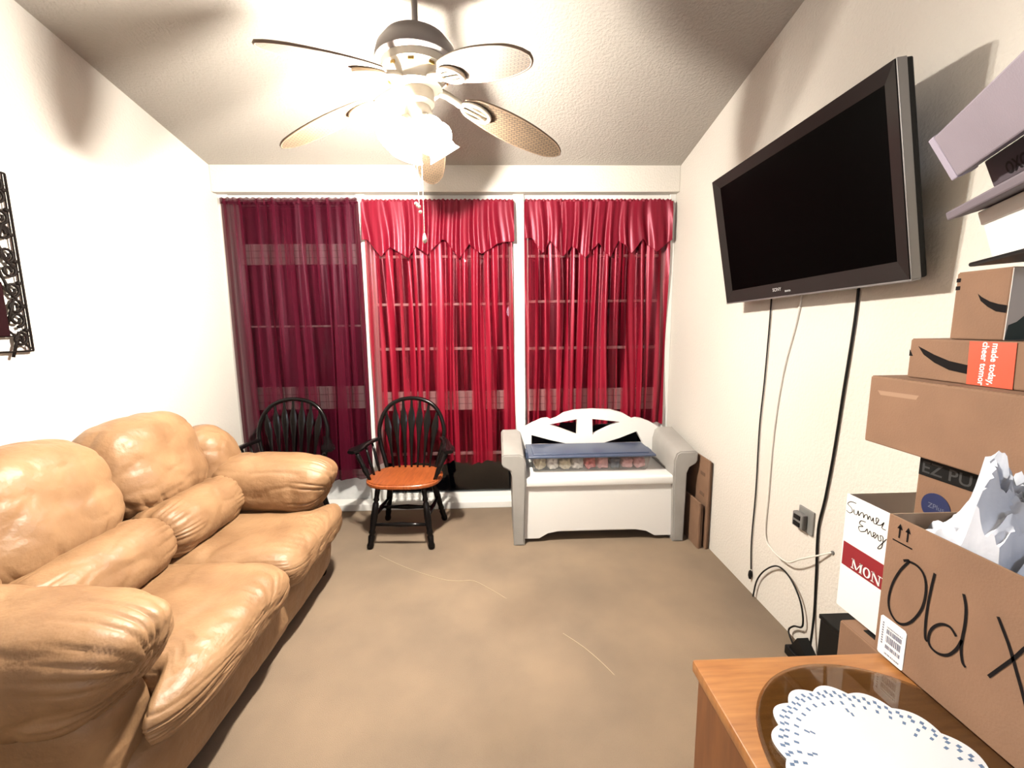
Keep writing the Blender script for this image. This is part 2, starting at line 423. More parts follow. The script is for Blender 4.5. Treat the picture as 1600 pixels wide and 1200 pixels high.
# ---------------------------------------------------------------- ceiling fan
FX, FY, FZ = -.304, 1.865, 2.279
def fan():
    r = root('ceiling_fan', 'ceiling fan with five woven rattan blades, pewter motor and lit glass shades', 'ceiling fan', (FX, FY, CZ(FY)))
    T = Matrix.Translation((FX, FY, 0))
    cz = CZ(FY)
    obj('canopy', lathe(NB(), [(.0, cz+.02), (.075, cz+.015), (.075, cz-.03), (.06, cz-.07), (.03, cz-.10), (.0, cz-.10)], 28, T), M_fanm, r, smooth='auto')
    obj('downrod', lathe(NB(), [(.0125, cz-.08), (.0125, 2.62)], 14, T), M_fanm, r, smooth='auto')
    obj('motor_housing', lathe(NB(), [(.0, 2.652), (.035, 2.65), (.045, 2.643), (.085, 2.634), (.125, 2.612), (.152, 2.578), (.162, 2.545), (.160, 2.528), (.148, 2.520), (.0, 2.515)], 40, T), M_fanm, r, smooth='auto')
    lh = obj('lower_housing', lathe(NB(), [(.0, 2.522), (.14, 2.52), (.135, 2.495), (.11, 2.478), (.098, 2.455), (.10, 2.44), (.07, 2.432), (.0, 2.43)], 36, T), M_fanw, r, smooth='auto')
    for k in range(10):
        a = 2*PI*k/10; bm = box(NB(), (-.012, -.003, -.008), (.012, .003, .008), .001, 1, T @ Matrix.Rotation(a, 4, 'Z') @ Matrix.Translation((0, -.124, 2.487)))
        obj('vent_inlay', bm, M_gold, lh)
    obj('switch_housing', lathe(NB(), [(.0, 2.435), (.062, 2.434), (.066, 2.42), (.066, 2.385), (.055, 2.372), (.0, 2.37)], 28, T), M_fanw, r, smooth='auto')
    # blades
    def outline(n=44):
        pts = []
        L = .475
        for i in range(n+1):
            t = i/n
            w = .080*(math.sin(PI*min(1, (t*.80+.12)))**.62)
            if t > .86: w *= math.sqrt(max(0, 1-((t-.86)/.14)**2.2))
            if t < .10: w *= .62+.38*(t/.10)
            pts.append((t*L, w))
        return pts
    ol = outline()
    for k in range(5):
        a = -.0553+k*2*PI/5
        d = Vector((math.sin(a), math.cos(a), 0))
        # blade frame: x along, y across, drooping towards the tip and pitched
        droop = math.atan2(.135, .46)
        X = (d*math.cos(droop)+Vector((0, 0, -math.sin(droop)))).normalized()
        Y0 = Vector((0, 0, 1)).cross(X).normalized(); Z0 = X.cross(Y0)
        p = rad(-11); Yv = Y0*math.cos(p)+Z0*math.sin(p)
        o = Vector((FX, FY, 2.418))+d*.195
        m = frame_mtx(o, X, Yv)
        bm = NB(); th = .004; up = []; dn = []
        poly = [(x, w) for x, w in ol]+[(x, -w) for x, w in reversed(ol[:-1])]
        poly = [q for i, q in enumerate(poly) if i == 0 or (Vector(q)-Vector(poly[i-1])).length > 1e-4]
        prism(bm, poly, 2, -th, th); bm.transform(m)
        bl = obj('blade', bm, M_rattan, r)
        rb = NB(); rim = [Vector((x, y, 0)) for x, y in poly]; tube(rb, rim, .0048, 6, closed=True); rb.transform(m)
        obj('blade_rim', rb, M_blrim, bl, smooth=True)
        # blade iron with an oval ring
        ib = NB()
        ring = [Vector((.055+.062*math.cos(t), .038*math.sin(t), -.012)) for t in [2*PI*j/24 for j in range(24)]]
        tube(ib, ring, .0085, 8, closed=True)
        tube(ib, [Vector((-.005, .012, -.012)), Vector((.115, .012, -.012))], .005, 6)
        tube(ib, [Vector((-.005, -.012, -.012)), Vector((.115, -.012, -.012))], .005, 6)
        ib.transform(m)
        tube(ib, smooth_path([Vector((FX, FY, 2.447))+d*.085, Vector((FX, FY, 2.436))+d*.13, o+X*(-.01)+Vector((0, 0, -.010))], 4), [.016]*8+[.011], 10)
        obj('blade_iron', ib, M_fanw, r, smooth=True)
    # light kit: four arms with bell shades
    obj('light_fitter', lathe(NB(), [(.0, 2.375), (.05, 2.373), (.058, 2.345), (.05, 2.318), (.03, 2.300), (.012, 2.285), (.0, 2.28)], 24, T), M_fanw, r, smooth='auto')
    for k in range(4):
        a = rad(38)+k*PI/2
        d = Vector((math.cos(a), math.sin(a), 0))
        tilt = rad(36)
        ax = (d*math.sin(tilt)+Vector((0, 0, -math.cos(tilt)))).normalized()
        o = Vector((FX, FY, 2.312))+d*.050
        Xv = ax.orthogonal().normalized(); Yv = ax.cross(Xv)
        m = Matrix(((Xv.x, Yv.x, ax.x, o.x), (Xv.y, Yv.y, ax.y, o.y), (Xv.z, Yv.z, ax.z, o.z), (0, 0, 0, 1)))
        obj('shade_holder', lathe(NB(), [(.012, -.02), (.026, .0), (.028, .018), (.0, .02)], 16, m), M_fanw, r, smooth='auto')
        bm = NB(); lathe(bm, [(.022, .012), (.038, .028), (.052, .055), (.056, .08), (.060, .10), (.072, .118)], 20, m, cap=False)
        sh = obj('glass_shade', bm, M_shade, r, smooth=True)
        obj('bulb', lathe(NB(), [(.0, .02), (.012, .022), (.024, .05), (.026, .07), (.016, .09), (.0, .096)], 12, m), M_bulb if k in (1, 2) else M_shade, sh, smooth=True)
    for (dx, z0, z1, pend) in ((-.008, 2.30, 1.985, 0), (.010, 2.30, 1.87, 1)):
        bm = NB(); tube(bm, [(FX+dx, FY-.02, z0), (FX+dx, FY-.02, z1)], .0012, 6)
        z = z0
        while z > z1:
            bmesh.ops.create_icosphere(bm, subdivisions=1, radius=.0022, matrix=Matrix.Translation((FX+dx, FY-.02, z))); z -= .012
        c = obj('pull_chain', bm, M_chain, r)
        if pend: pb = lathe(NB(), [(.0, z1+.012), (.004, z1+.006), (.009, z1-.012), (.010, z1-.022), (.0, z1-.032)], 12, Matrix.Translation((FX+dx, FY-.02, 0)))
        else:
            pb = NB()
            for ddx, dz in ((-.012, .012), (.0, .0), (.004, -.02), (-.006, .004)): bmesh.ops.create_icosphere(pb, subdivisions=2, radius=.007, matrix=Matrix.Translation((FX+dx+ddx, FY-.02, z1+dz)))
        obj('chain_pendant', pb, M_chain, c, smooth=True)
fan()

# ---------------------------------------------------------------- sofa
def cube_sphere(n):
    """unit cube surface grid as verts and quads (welded)"""
    key = {}; V = []; Q = []
    def vid(p):
        k = tuple(round(c*n) for c in p)
        if k not in key: key[k] = len(V); V.append(p)
        return key[k]
    for ax in range(3):
        for sg in (-1, 1):
            for i in range(n):
                for j in range(n):
                    q = []
                    for di, dj in ((0, 0), (1, 0), (1, 1), (0, 1)):
                        a = -1+2*(i+di)/n; b = -1+2*(j+dj)/n
                        p = [0, 0, 0]; p[ax] = sg; p[(ax+1) % 3] = a; p[(ax+2) % 3] = b
                        q.append(vid(tuple(p)))
                    Q.append(q if sg > 0 else q[::-1])
    return np.array(V), Q
CSV, CSQ = cube_sphere(44)
def pillow(c, h, n=(3, 3, 3), rot=None, gather=None, wr=.006, deform=None, seed=0, gk=15, ga=.010):
    """overstuffed leather cushion: superellipsoid with gathers at chosen ends and wrinkles"""
    p = CSV.copy()
    # even out the parametrisation a little before projecting
    q = np.tan(p*PI/4*.96)/math.tan(PI/4*.96)
    e = np.array(n, float)
    a = np.abs(q)
    # iterative projection onto |x|^nx+|y|^ny+|z|^nz=1
    t = np.ones(len(q))
    for _ in range(40):
        f = ((a*t[:, None])**e).sum(1)-1
        df = (e*(a**e)*(t[:, None]**(e-1))).sum(1)
        t = np.maximum(t-f/df, .05)
    u = q*t[:, None]
    P = u*np.array(h)
    nrm = np.sign(u)*(np.abs(u)**(e-1))/np.array(h); nrm /= np.linalg.norm(nrm, axis=1)[:, None]+1e-9
    disp = np.zeros(len(P))
    for i in range(len(P)):
        v = Vector(P[i])+Vector((seed*3.7, seed*1.3, 0))
        w = noise.noise(v*6.0)*.9+noise.noise(v*13.0)*.4
        ridge = 1-abs(noise.noise(v*4.0+Vector((9, 2, 5))))*2.2
        r2 = 1-abs(noise.noise(Vector((v.x*3, v.y*5, v.z*9))+Vector((4, 4, 1))))*2.6
        disp[i] = wr*w - wr*1.5*max(0, ridge-.6)*1.6 - wr*1.3*max(0, r2-.6)
    if gather:
        for ax, sg in gather:
            f = np.clip((u[:, ax]*sg-.35)/.65, 0, 1)**1.4
            o1, o2 = [k for k in range(3) if k != ax]
            ang = np.arctan2(u[:, o2], u[:, o1])
            wob = np.array([noise.noise(Vector((math.cos(x)*2+seed, math.sin(x)*2, seed*.7))) for x in ang])
            st = np.array([.35+.9*abs(noise.noise(Vector((math.cos(x)*3+seed*2, math.sin(x)*3, 5)))) for x in ang])
            disp += -ga*f*st*(1-np.abs(np.sin(ang*gk*.5+wob*6)))**2.2*(1-.55*f)
    P = P+nrm*disp[:, None]
    if deform is not None: P = deform(P, u)
    R = np.array(Matrix.Rotation(rad(rot[1]), 3, rot[0])) if rot else np.eye(3)
    P = P@R.T+np.array(c)
    return P
def sofa():
    r = root('leather_sofa', 'overstuffed tan leather two-seat sofa along the left wall', 'sofa', (-1.55, 1.78, 0))
    inv = RM[r.name].inverted()
    def add(name, *a, **k):
        P = pillow(*a, **k); P = P+np.array(inv.translation)
        me = bpy.data.meshes.new(name); me.from_pydata([tuple(x) for x in P], [], CSQ); me.update()
        return obj(name, me, M_leather, r, smooth=True)
    add('base', (-1.53, 1.78, .22), (.46, .73, .16), n=(8, 10, 7), wr=.002, seed=1)
    # back shell
    add('back_shell', (-1.93, 1.78, .50), (.12, .76, .44), n=(5, 8, 5), wr=.003, seed=2)
    # arms: body then pillow
    for nm, cy, sd in (('far', 2.44, 3), ('near', 1.11, 4)):
        add('arm_body', (-1.52, cy, .27), (.455, .125, .25), n=(7, 5, 6), wr=.003, seed=sd)
        def da(P, u):
            Q = P.copy(); Q[:, 2] += -.035*np.clip(u[:, 0], 0, 1)**2   # the roll droops to the front
            Q[:, 2] += .02*np.clip(-u[:, 0], 0, 1)
            Q[:, 0] += .085*u[:, 2]*np.clip(u[:, 0], 0, 1)**2
            return Q
        add('arm_pillow', (-1.315, cy-.005 if nm == 'far' else cy+.0, .605), (.325, .172, .165), n=(5, 2.7, 2.7), wr=.008, gather=[(0, 1)], seed=sd+5, deform=da, ga=.050, gk=21)
    # front rail, two rolls
    add('front_rail', (-1.10, 1.785, .185), (.10, .735, .135), n=(2.4, 9, 3), wr=.004, seed=9)
    # seat cushions with a T front that wraps round the arms
    for nm, y0, y1, sg, sd in (('near', 1.235, 1.835, -1, 11), ('far', 1.815, 2.36, 1, 12)):
        def dt(P, u, sg=sg):
            Q = P.copy(); s = np.clip((P[:, 0]-.20)/.09, 0, 1); s = s*s*(3-2*s)
            side = np.clip(sg*u[:, 1], 0, 1)
            Q[:, 1] += sg*.19*s*side**1.5
            Q[:, 2] += -.012*np.clip((P[:, 0]-.15)/.2, 0, 1)**2
            return Q
        add('seat_cushion', (-1.275, (y0+y1)/2, .385), (.355, (y1-y0)/2+.012, .105), n=(6, 6, 2.6), wr=.007, gather=[(0, 1)], seed=sd, deform=dt, ga=.030, gk=46)
    # lumbar rolls
    add('lumbar_roll', (-1.545, 1.525, .575), (.165, .310, .135), n=(2.4, 7, 2.4), rot=('Y', -16), wr=.006, gather=[(1, 1), (1, -1)], seed=14, ga=.042, gk=17)
    add('lumbar_roll', (-1.545, 2.065, .575), (.165, .275, .135), n=(2.4, 7, 2.4), rot=('Y', -16), wr=.006, gather=[(1, 1), (1, -1)], seed=15, ga=.042, gk=17)
    # back pillows, widest low and gathered into the lower corners
    def db(P, u):
        Q = P.copy(); t = u[:, 2]
        Q[:, 1] *= 1-.10*np.clip(t, 0, 1)**2
        Q[:, 0] += .04*np.clip(-t, 0, 1)
        return Q
    add('back_pillow', (-1.755, 1.525, .845), (.175, .318, .245), n=(2.3, 3.4, 2.9), rot=('Y', -13), wr=.0065, gather=[(2, -1)], seed=17, deform=db, ga=.050, gk=16)
    add('back_pillow', (-1.755, 2.085, .845), (.175, .292, .245), n=(2.3, 3.4, 2.9), rot=('Y', -13), wr=.0065, gather=[(2, -1)], seed=18, deform=db, ga=.050, gk=16)
    add('back_wing', (-1.72, 2.42, .735), (.205, .165, .215), n=(2.3, 2.6, 2.4), rot=('Y', -10), wr=.007, gather=[(2, -1), (1, -1)], seed=20, ga=.012, gk=13)
    add('back_wing', (-1.72, 1.17, .735), (.205, .165, .215), n=(2.3, 2.6, 2.4), rot=('Y', -10), wr=.007, gather=[(2, -1), (1, 1)], seed=21, ga=.012, gk=13)
    for x, y in ((-1.10, 2.46), (-1.98, 2.46), (-1.10, 1.10), (-1.98, 1.10)):
        obj('foot', lathe(NB(), [(.028, 0), (.034, .01), (.036, .05), (.03, .09)], 14, Matrix.Translation((x, y, 0))), M_dark, r, smooth='auto')
sofa()

# ---------------------------------------------------------------- Windsor armchairs
def turned(bm, a, b, prof):
    """turned leg between two points; prof list of (t, radius)"""
    a, b = Vector(a), Vector(b)
    return tube(bm, [a.lerp(b, t) for t, _ in prof], [q for _, q in prof], 12)
LEGP = [(0, .015), (.08, .019), (.18, .016), (.22, .021), (.25, .014), (.28, .021), (.5, .024), (.70, .019), (.74, .024), (.77, .016), (.80, .023), (.90, .019), (.94, .024), (.98, .022), (1, .016)]
def windsor(label, loc, rz):
    r = root('windsor_armchair', label, 'chair', loc, rz, group='black hoop-back armchairs')
    k = dict(local=True)
    # seat: shield shape, scooped edge; front is -y
    pts = []
    for i in range(40):
        t = 2*PI*i/40; c, s = math.cos(t), math.sin(t)
        x = .262*math.copysign(abs(c)**.72, c); y = .215*math.copysign(abs(s)**.72, s)
        if s > 0: x *= 1-.14*s
        pts.append((x, y))
    bm = NB(); prism(bm, pts, 2, .418, .452)
    es = [e for e in bm.edges if abs(e.verts[0].co.z-e.verts[1].co.z) < 1e-5]
    bmesh.ops.bevel(bm, geom=es, offset=.010, segments=3, affect='EDGES')
    obj('seat', bm, M_seat, r, smooth='auto', **k)
    for sx in (-1, 1):
        obj('leg', turned(NB(), (sx*.155, -.14, .422), (sx*.212, -.205, 0), LEGP), M_dark, r, smooth=True, **k)
        obj('leg', turned(NB(), (sx*.145, .13, .422), (sx*.225, .235, 0), LEGP), M_dark, r, smooth=True, **k)
        a = Vector((sx*.184, -.173, .21)); b = Vector((sx*.185, .183, .21))
        obj('stretcher', turned(NB(), a, b, [(0, .009), (.3, .013), (.5, .018), (.7, .013), (1, .009)]), M_dark, r, smooth=True, **k)
    obj('stretcher', turned(NB(), (-.19, -.185, .165), (.19, -.185, .165), [(0, .009), (.3, .013), (.5, .017), (.7, .013), (1, .009)]), M_dark, r, smooth=True, **k)
    obj('stretcher', turned(NB(), (-.185, 0, .21), (.185, 0, .21), [(0, .009), (.3, .013), (.5, .018), (.7, .013), (1, .009)]), M_dark, r, smooth=True, **k)
    # hoop back; leans backwards
    yb = lambda z: .165+(z-.45)*.16
    hp = [(-.185, .445), (-.205, .52), (-.228, .60), (-.244, .69), (-.240, .76), (-.212, .845), (-.160, .912), (-.085, .950), (0, .962)]
    hp = hp+[(-x, z) for x, z in reversed(hp[:-1])]
    path = smooth_path([(x, yb(z), z) for x, z in hp], 5)
    obj('hoop', tube(NB(), path, .0155, 10), M_dark, r, smooth=True, **k)
    def hoopz(x):
        best = max((p.z for p in path if abs(p.x-x) < .02), default=.95); return best
    for i in range(7):
        t = (i-3)/3
        x0 = t*.135; x1 = t*.195; z1 = hoopz(x1)-.004
        a = Vector((x0, yb(.45)-.005, .445)); b = Vector((x1, yb(z1), z1))
        prof = [(0, .007), (.12, .0075), (.35, .010), (.52, .017), (.68, .0265), (.80, .021), (.88, .011), (1, .007)]
        L, R_ = [], []; bm = NB()
        ring = []
        for tt, w in prof:
            p = a.lerp(b, tt); th = .0055
            ring.append([bm.verts.new(p+Vector(q)) for q in ((-w, -th*.3, 0), (-w*.5, -th, 0), (w*.5, -th, 0), (w, -th*.3, 0), (w, th*.6, 0), (-w, th*.6, 0))])
        for A, C in zip(ring, ring[1:]):
            for j in range(6): bm.faces.new((A[j], A[(j+1) % 6], C[(j+1) % 6], C[j]))
        bm.faces.new(ring[0][::-1]); bm.faces.new(ring[-1])
        obj('spindle', bm, M_dark, r, **k)
    for sx in (-1, 1):
        # arm: flat curved board from the hoop forward, widening into a paddle
        cl = smooth_path([(sx*.235, .175, .672), (sx*.275, .09, .668), (sx*.305, -.02, .662), (sx*.335, -.125, .652)], 5)
        n = len(cl); bm = NB(); rg = []
        for i, p in enumerate(cl):
            t = i/(n-1); w = .020+.016*t+(.012*math.sin(PI*min(1, max(0, (t-.6)/.4))) if t > .6 else 0); h = .011
            if t > .93: w *= .75
            d = (cl[min(i+1, n-1)]-cl[max(i-1, 0)]).normalized(); s = Vector((0, 0, 1)).cross(d).normalized()
            rg.append([bm.verts.new(p+s*w*a_+Vector((0, 0, h*b_))) for a_, b_ in ((-1, -.6), (-.6, -1), (.6, -1), (1, -.6), (1, .6), (.6, 1), (-.6, 1), (-1, .6))])
        for A, C in zip(rg, rg[1:]):
            for j in range(8): bm.faces.new((A[j], A[(j+1) % 8], C[(j+1) % 8], C[j]))
        bm.faces.new(rg[0][::-1]); bm.faces.new(rg[-1])
        obj('armrest', bm, M_dark, r, smooth='auto', **k)
        AP = [(0, .010), (.15, .013), (.35, .020), (.45, .015), (.5, .02), (.55, .014), (.8, .018), (1, .010)]
        obj('arm_post', turned(NB(), (sx*.222, -.10, .445), (sx*.318, -.085, .655), AP), M_dark, r, smooth=True, **k)
        obj('arm_spindle', turned(NB(), (sx*.225, -.005, .445), (sx*.292, .03, .658), [(0, .008), (.4, .012), (.7, .010), (1, .007)]), M_dark, r, smooth=True, **k)
        obj('arm_spindle', turned(NB(), (sx*.212, .075, .445), (sx*.268, .105, .66), [(0, .008), (.4, .012), (.7, .010), (1, .007)]), M_dark, r, smooth=True, **k)
    return r
ch = windsor('black hoop-back wooden armchair with a honey brown seat, in front of the crimson curtain', (-.665, 2.945, 0), rad(-3))
c2 = ch.copy(); COL.objects.link(c2)
c2.location = (-1.525, 2.985, 0); c2.rotation_euler = (0, 0, rad(6))
c2['label'] = 'black hoop-back wooden armchair half hidden behind the sofa arm'
for p in list(ch.children):
    q = p.copy(); COL.objects.link(q); q.parent = c2

# ---------------------------------------------------------------- storage bench
def bench():
    r = root('storage_bench', 'white resin storage bench with taupe arms and cut-out arched back', 'bench', (.68, 2.95, 0))
    # front with arched toe cut-out
    poly = [(.16, .03), (.27, .03), (.33, .065), (.42, .082), (.92, .082), (1.02, .065), (1.08, .03), (1.20, .03), (1.205, .405), (.145, .405)]
    bm = prism(NB(), poly, 1, 2.775, 2.80); obj('front_panel', bm, M_bwhite, r)
    obj('chest', B((.15, 2.80, .06), (1.20, 3.16, .40), .01), M_bwhite, r)
    obj('seat_lid', B((.132, 2.752, .402), (1.216, 3.16, .472), .018, 3), M_bwhite, r, smooth='auto')
    for side in (-1, 1):
        # section in XZ: leg, then a rolled lip outwards at the top
        if side < 0: X = lambda v: .168-v
        else: X = lambda v: 1.196+v
        sec = [(0, 0), (.074, 0), (.078, .30), (.080, .50), (.095, .545), (.138, .575), (.150, .60), (.150, .655), (.135, .672), (.03, .672), (.004, .655), (-.012, .60), (-.012, .45), (-.004, .2)]
        bm = prism(NB(), [(X(u), z) for u, z in sec], 1, 2.735, 3.165)
        for v in bm.verts: v.co.z += (v.co.y-2.735)*.16*max(0, (v.co.z-.4)/.27) - .028*max(0, (v.co.z-.4)/.27)
        es = [e for e in bm.edges if abs(e.verts[0].co.y-e.verts[1].co.y) < 1e-4]
        bmesh.ops.bevel(bm, geom=es, offset=.009, segments=2, affect='EDGES')
        o = obj('arm', bm, M_bgrey, r, smooth='auto')
    # backrest: stepped arch with four sunburst cut-outs
    top = [(.07, .655), (.16, .705), (.25, .755), (.33, .790), (.375, .795), (.40, .782), (.44, .795), (.50, .832), (.58, .852), (.72, .858), (.86, .850), (.95, .825), (1.00, .795), (1.03, .778), (1.055, .785), (1.10, .778), (1.17, .75), (1.25, .70), (1.30, .655)]
    poly = [(.10, .40)]+top+[(1.28, .40)]
    holes = [[(.385, .748), (.60, .785), (.60, .662)], [(.715, .785), (.93, .758), (.72, .662)],
             [(.25, .668), (.385, .628), (.56, .585), (.25, .585)], [(.77, .585), (.93, .632), (1.06, .682), (1.115, .585)]]
    bm = prism(NB(), poly, 1, 3.155, 3.20, holes=holes)
    obj('backrest', bm, M_bwhite, r)
    for x in (.16, 1.20): obj('back_leg', B((x-.03, 3.155, 0), (x+.03, 3.20, .41), .005), M_bgrey, r)
bench()

# clear tote with a blue lid on the bench
t = root('storage_tote', 'clear plastic tote with a slate blue lid on the bench seat', 'storage box', (.645, 2.96, .474), rad(.6))
bm = NB()
def taper(bm, x0, x1, y0, y1, z0, z1, d):
    vs = [bm.verts.new(p) for p in ((x0+d,y0+d,z0),(x1-d,y0+d,z0),(x1-d,y1-d,z0),(x0+d,y1-d,z0),(x0,y0,z1),(x1,y0,z1),(x1,y1,z1),(x0,y1,z1))]
    for q in ((0,3,2,1),(0,1,5,4),(1,2,6,5),(2,3,7,6),(3,0,4,7)): bm.faces.new([vs[i] for i in q])
    bmesh.ops.bevel(bm, geom=[e for e in bm.edges if not e.is_boundary], offset=.012, segments=2, affect='EDGES')
taper(bm, .225, 1.065, 2.835, 3.115, .476, .588, .018); obj('bin', bm, M_clear, t, smooth='auto')
lid = obj('lid', B((.200, 2.815, .586), (1.090, 3.135, .604), .007, 3), M_lid, t, smooth='auto')
obj('lid_panel', B((.235, 2.85, .602), (1.055, 3.10, .612), .006, 3), M_lid, lid, smooth='auto')
for x in (.205, 1.085): obj('latch', B((x-.014, 2.93, .552), (x+.014, 3.02, .600), .004), M_lid, lid)
rc = random.Random(2)
items = [('cream', M_cream, 'at the left end of'), ('white', M_bwhite, 'second from the left in'), ('pale cream', M_cream, 'third from the left in'), ('snow white', M_bwhite, 'left of the red one in'),
         ('red', M_pink, 'in the middle of'), ('rosy pink', M_pinkl, 'right of the red one in'), ('slate', M_lid, 'third from the right in'), ('pink', M_pinkl, 'second from the right in'), ('light pink', M_pinkl, 'at the right end of')]
for i, (cn, m_, wh) in enumerate(items):
    x = .290+i*.0888; bm = NB(); bmesh.ops.create_icosphere(bm, subdivisions=4, radius=1)
    for v in bm.verts:
        n = v.co.normalized(); e = 4; n = n/((abs(n.x)**e+abs(n.y)**e+abs(n.z)**e)**(1/e)); v.co = n*(.90+.22*noise.noise(n*2.2+Vector((i*3.1, 0, 0)))-.12*abs(noise.noise(n*5+Vector((i, 2, 0)))))
    h = rc.uniform(.041, .049)
    bm.transform(Matrix.Translation((x, 2.925, .481+h)) @ Matrix.Diagonal((.0440, .058, h, 1)))
    for v in bm.verts: v.co.z = max(v.co.z, .4805); v.co.y = max(v.co.y, 2.862); v.co.x = min(max(v.co.x, x-.0438), x+.0438)
    o = obj('cloth_bundle', bm, m_, None, base=(x, 2.925, .4805), smooth=True)
    tag(o, 'crumpled %s bundle %s the clear tote' % (cn, wh), 'bundle', 'bundles in the clear tote')

# flattened cartons between bench and right wall
def board(label, x0, x1, y0, y1, zt, m_):
    r = root('flattened_carton', label, 'cardboard', ((x0+x1)/2, (y0+y1)/2, 0), group='flattened cartons by the bench')
    obj('panel', B((x0, y0, .002), ((x0*.5+x1*.5)-.001, y1, zt), .002), m_, r)
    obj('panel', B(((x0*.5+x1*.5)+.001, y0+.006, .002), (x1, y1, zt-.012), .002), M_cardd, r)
    return r
b1 = board('tall flattened cardboard carton leaning against the right wall by the bench', 1.366, 1.392, 2.62, 3.12, .61, M_card)
bm = NB()
for z, y in ((.50, 2.70), (.36, 2.70), (.22, 2.70)): box(bm, (1.3645, y-.03, z-.012), (1.3665, y+.03, z+.012))
obj('printed_mark', bm, M_cardd, b1)
board('short flattened cardboard piece standing in front of the taller one by the bench', 1.318, 1.348, 2.63, 2.84, .32, M_card)

# ---------------------------------------------------------------- television
TVW, TVH, TVD = 1.04, .65, .075
Ry = lambda a: Matrix.Rotation(a, 4, 'Y')
mtv = Matrix.Translation((1.235, 1.848, 1.938)) @ Matrix.Rotation(rad(-88.74), 4, 'Z') @ Matrix.Rotation(rad(10.0), 4, 'X') @ Ry(rad(-1.14))
tv = root('television', 'large black flat screen television tilted down on a wall arm', 'television', matrix=mtv)
k = dict(local=True)
hx, hz = TVW/2, TVH/2
bm = NB(); box(bm, (-hx, .012, -hz), (hx, TVD-.02, hz), .006); obj('back_cover', bm, M_blk, tv, **k)
bm = NB(); box(bm, (-hx+.25, TVD-.021, -hz+.12), (hx-.25, TVD+.012, hz-.12), .01); obj('rear_housing', bm, M_blk, tv, **k)
# bezel frame: sloped mouldings
def bezel():
    bm = NB(); o = [(-hx, -hz), (hx, -hz), (hx, hz), (-hx, hz)]
    wl, wb, wt = .050, .062, .050
    i_ = [(-hx+wl, -hz+wb), (hx-wl, -hz+wb), (hx-wl, hz-wt), (-hx+wl, hz-wt)]
    V0 = [bm.verts.new((x, .014, z)) for x, z in o]; V1 = [bm.verts.new((x*.996, -.004, z*.996)) for x, z in o]; V2 = [bm.verts.new((x, .008, z)) for x, z in i_]
    for a in range(4):
        b = (a+1) % 4
        bm.faces.new((V0[a], V0[b], V1[b], V1[a])); bm.faces.new((V1[a], V1[b], V2[b], V2[a]))
    return bm
obj('bezel', bezel(), M_bezel, tv, **k)
bm = NB(); box(bm, (-hx+.048, .0085, -hz+.058), (hx-.048, .012, hz-.048)); obj('screen', bm, M_screen, tv, **k)
bm = NB(); box(bm, (-hx-.003, -.004, -hz-.006), (hx+.003, .03, -hz+.001), .002)
box(bm, (hx-.001, -.002, -hz), (hx+.004, .03, hz), .002); box(bm, (-hx-.004, -.002, -hz), (-hx+.001, .03, hz), .002)
obj('silver_edge', bm, M_silver, tv, **k)
def tvtext(s, size, x, z):
    m = mtv @ Matrix.Translation((x, -.0035, z)) @ Matrix.Rotation(PI/2, 4, 'X')
    return text('lettering', s, size, m, M_tv_wt, tv, bold=.0003)
tvtext('SONY', .022, -.10, -hz+.032); tvtext('BRAVIA', .011, -.03, -hz+.020)
mt = root('wall_mount', 'black articulated bracket holding the television to the right wall', 'tv mount', (1.40, 1.85, 1.95))
obj('wall_plate', B((1.375, 1.70, 1.80), (1.399, 1.98, 2.12), .004), M_blk, mt)
for z in (1.88, 2.04):
    bm = NB(); tube(bm, [(1.385, 1.80, z), (1.335, 1.62, z), (1.315, 1.80, z)], .014, 8); obj('arm', bm, M_blk, mt)
obj('tv_plate', B((1.305, 1.66, 1.86), (1.318, 2.02, 2.06), .003), M_blk, mt)
bm = NB(); box(bm, (1.335, 1.52, 1.86), (1.365, 1.56, 2.02), .006); tube(bm, [(1.35, 1.54, 1.94), (1.36, 1.64, 1.94)], .014, 8); obj('side_clamp', bm, M_blk, mt)

# ---------------------------------------------------------------- cords and outlet on the right wall
def cord(label, pts, r_, m_, plug=None, cat='cord'):
    base = Vector(pts[-1])
    r = root('electric_cable' if m_ is M_blk else 'coax_cable', label, cat, tuple(base))
    obj('cable', tube(NB(), smooth_path(pts, 7), r_, 8), m_, r, smooth=True)
    if plug: obj('plug', lathe(NB(), [(.004, .02), (.009, .012), (.011, -.012), (.006, -.03), (.0, -.03)], 10, Matrix.Translation(plug)), m_, r, smooth='auto')
    return r
xw = 1.392
cord('thin black cord hanging straight from the television, ending in a plug', [(xw, 2.150, 1.66), (xw, 2.150, 1.50), (xw, 2.158, 1.20), (xw, 2.172, .95), (xw, 2.165, .60), (xw, 2.172, .30), (xw, 2.158, .14)], .0034, M_blk, plug=(xw-.004, 2.156, .115))
cord('white cable curving down from the television to the wall socket hole', [(xw, 1.925, 1.66), (xw, 1.955, 1.50), (xw, 2.02, 1.25), (xw, 2.055, .95), (xw, 2.06, .62), (xw, 2.06, .40), (xw, 2.0, .345), (xw-.02, 1.86, .36), (xw-.03, 1.75, .44), (xw+.004, 1.632, .535)], .0035, M_cordw, cat='cable')
cord('thick black cord hanging from the near end of the television to the power strip', [(xw, 1.625, 1.68), (xw, 1.628, 1.50), (xw, 1.650, 1.20), (xw, 1.668, .95), (xw, 1.690, .75), (xw, 1.712, .60), (xw, 1.700, .40), (xw, 1.690, .20), (xw-.03, 1.66, .05)], .0047, M_blk)
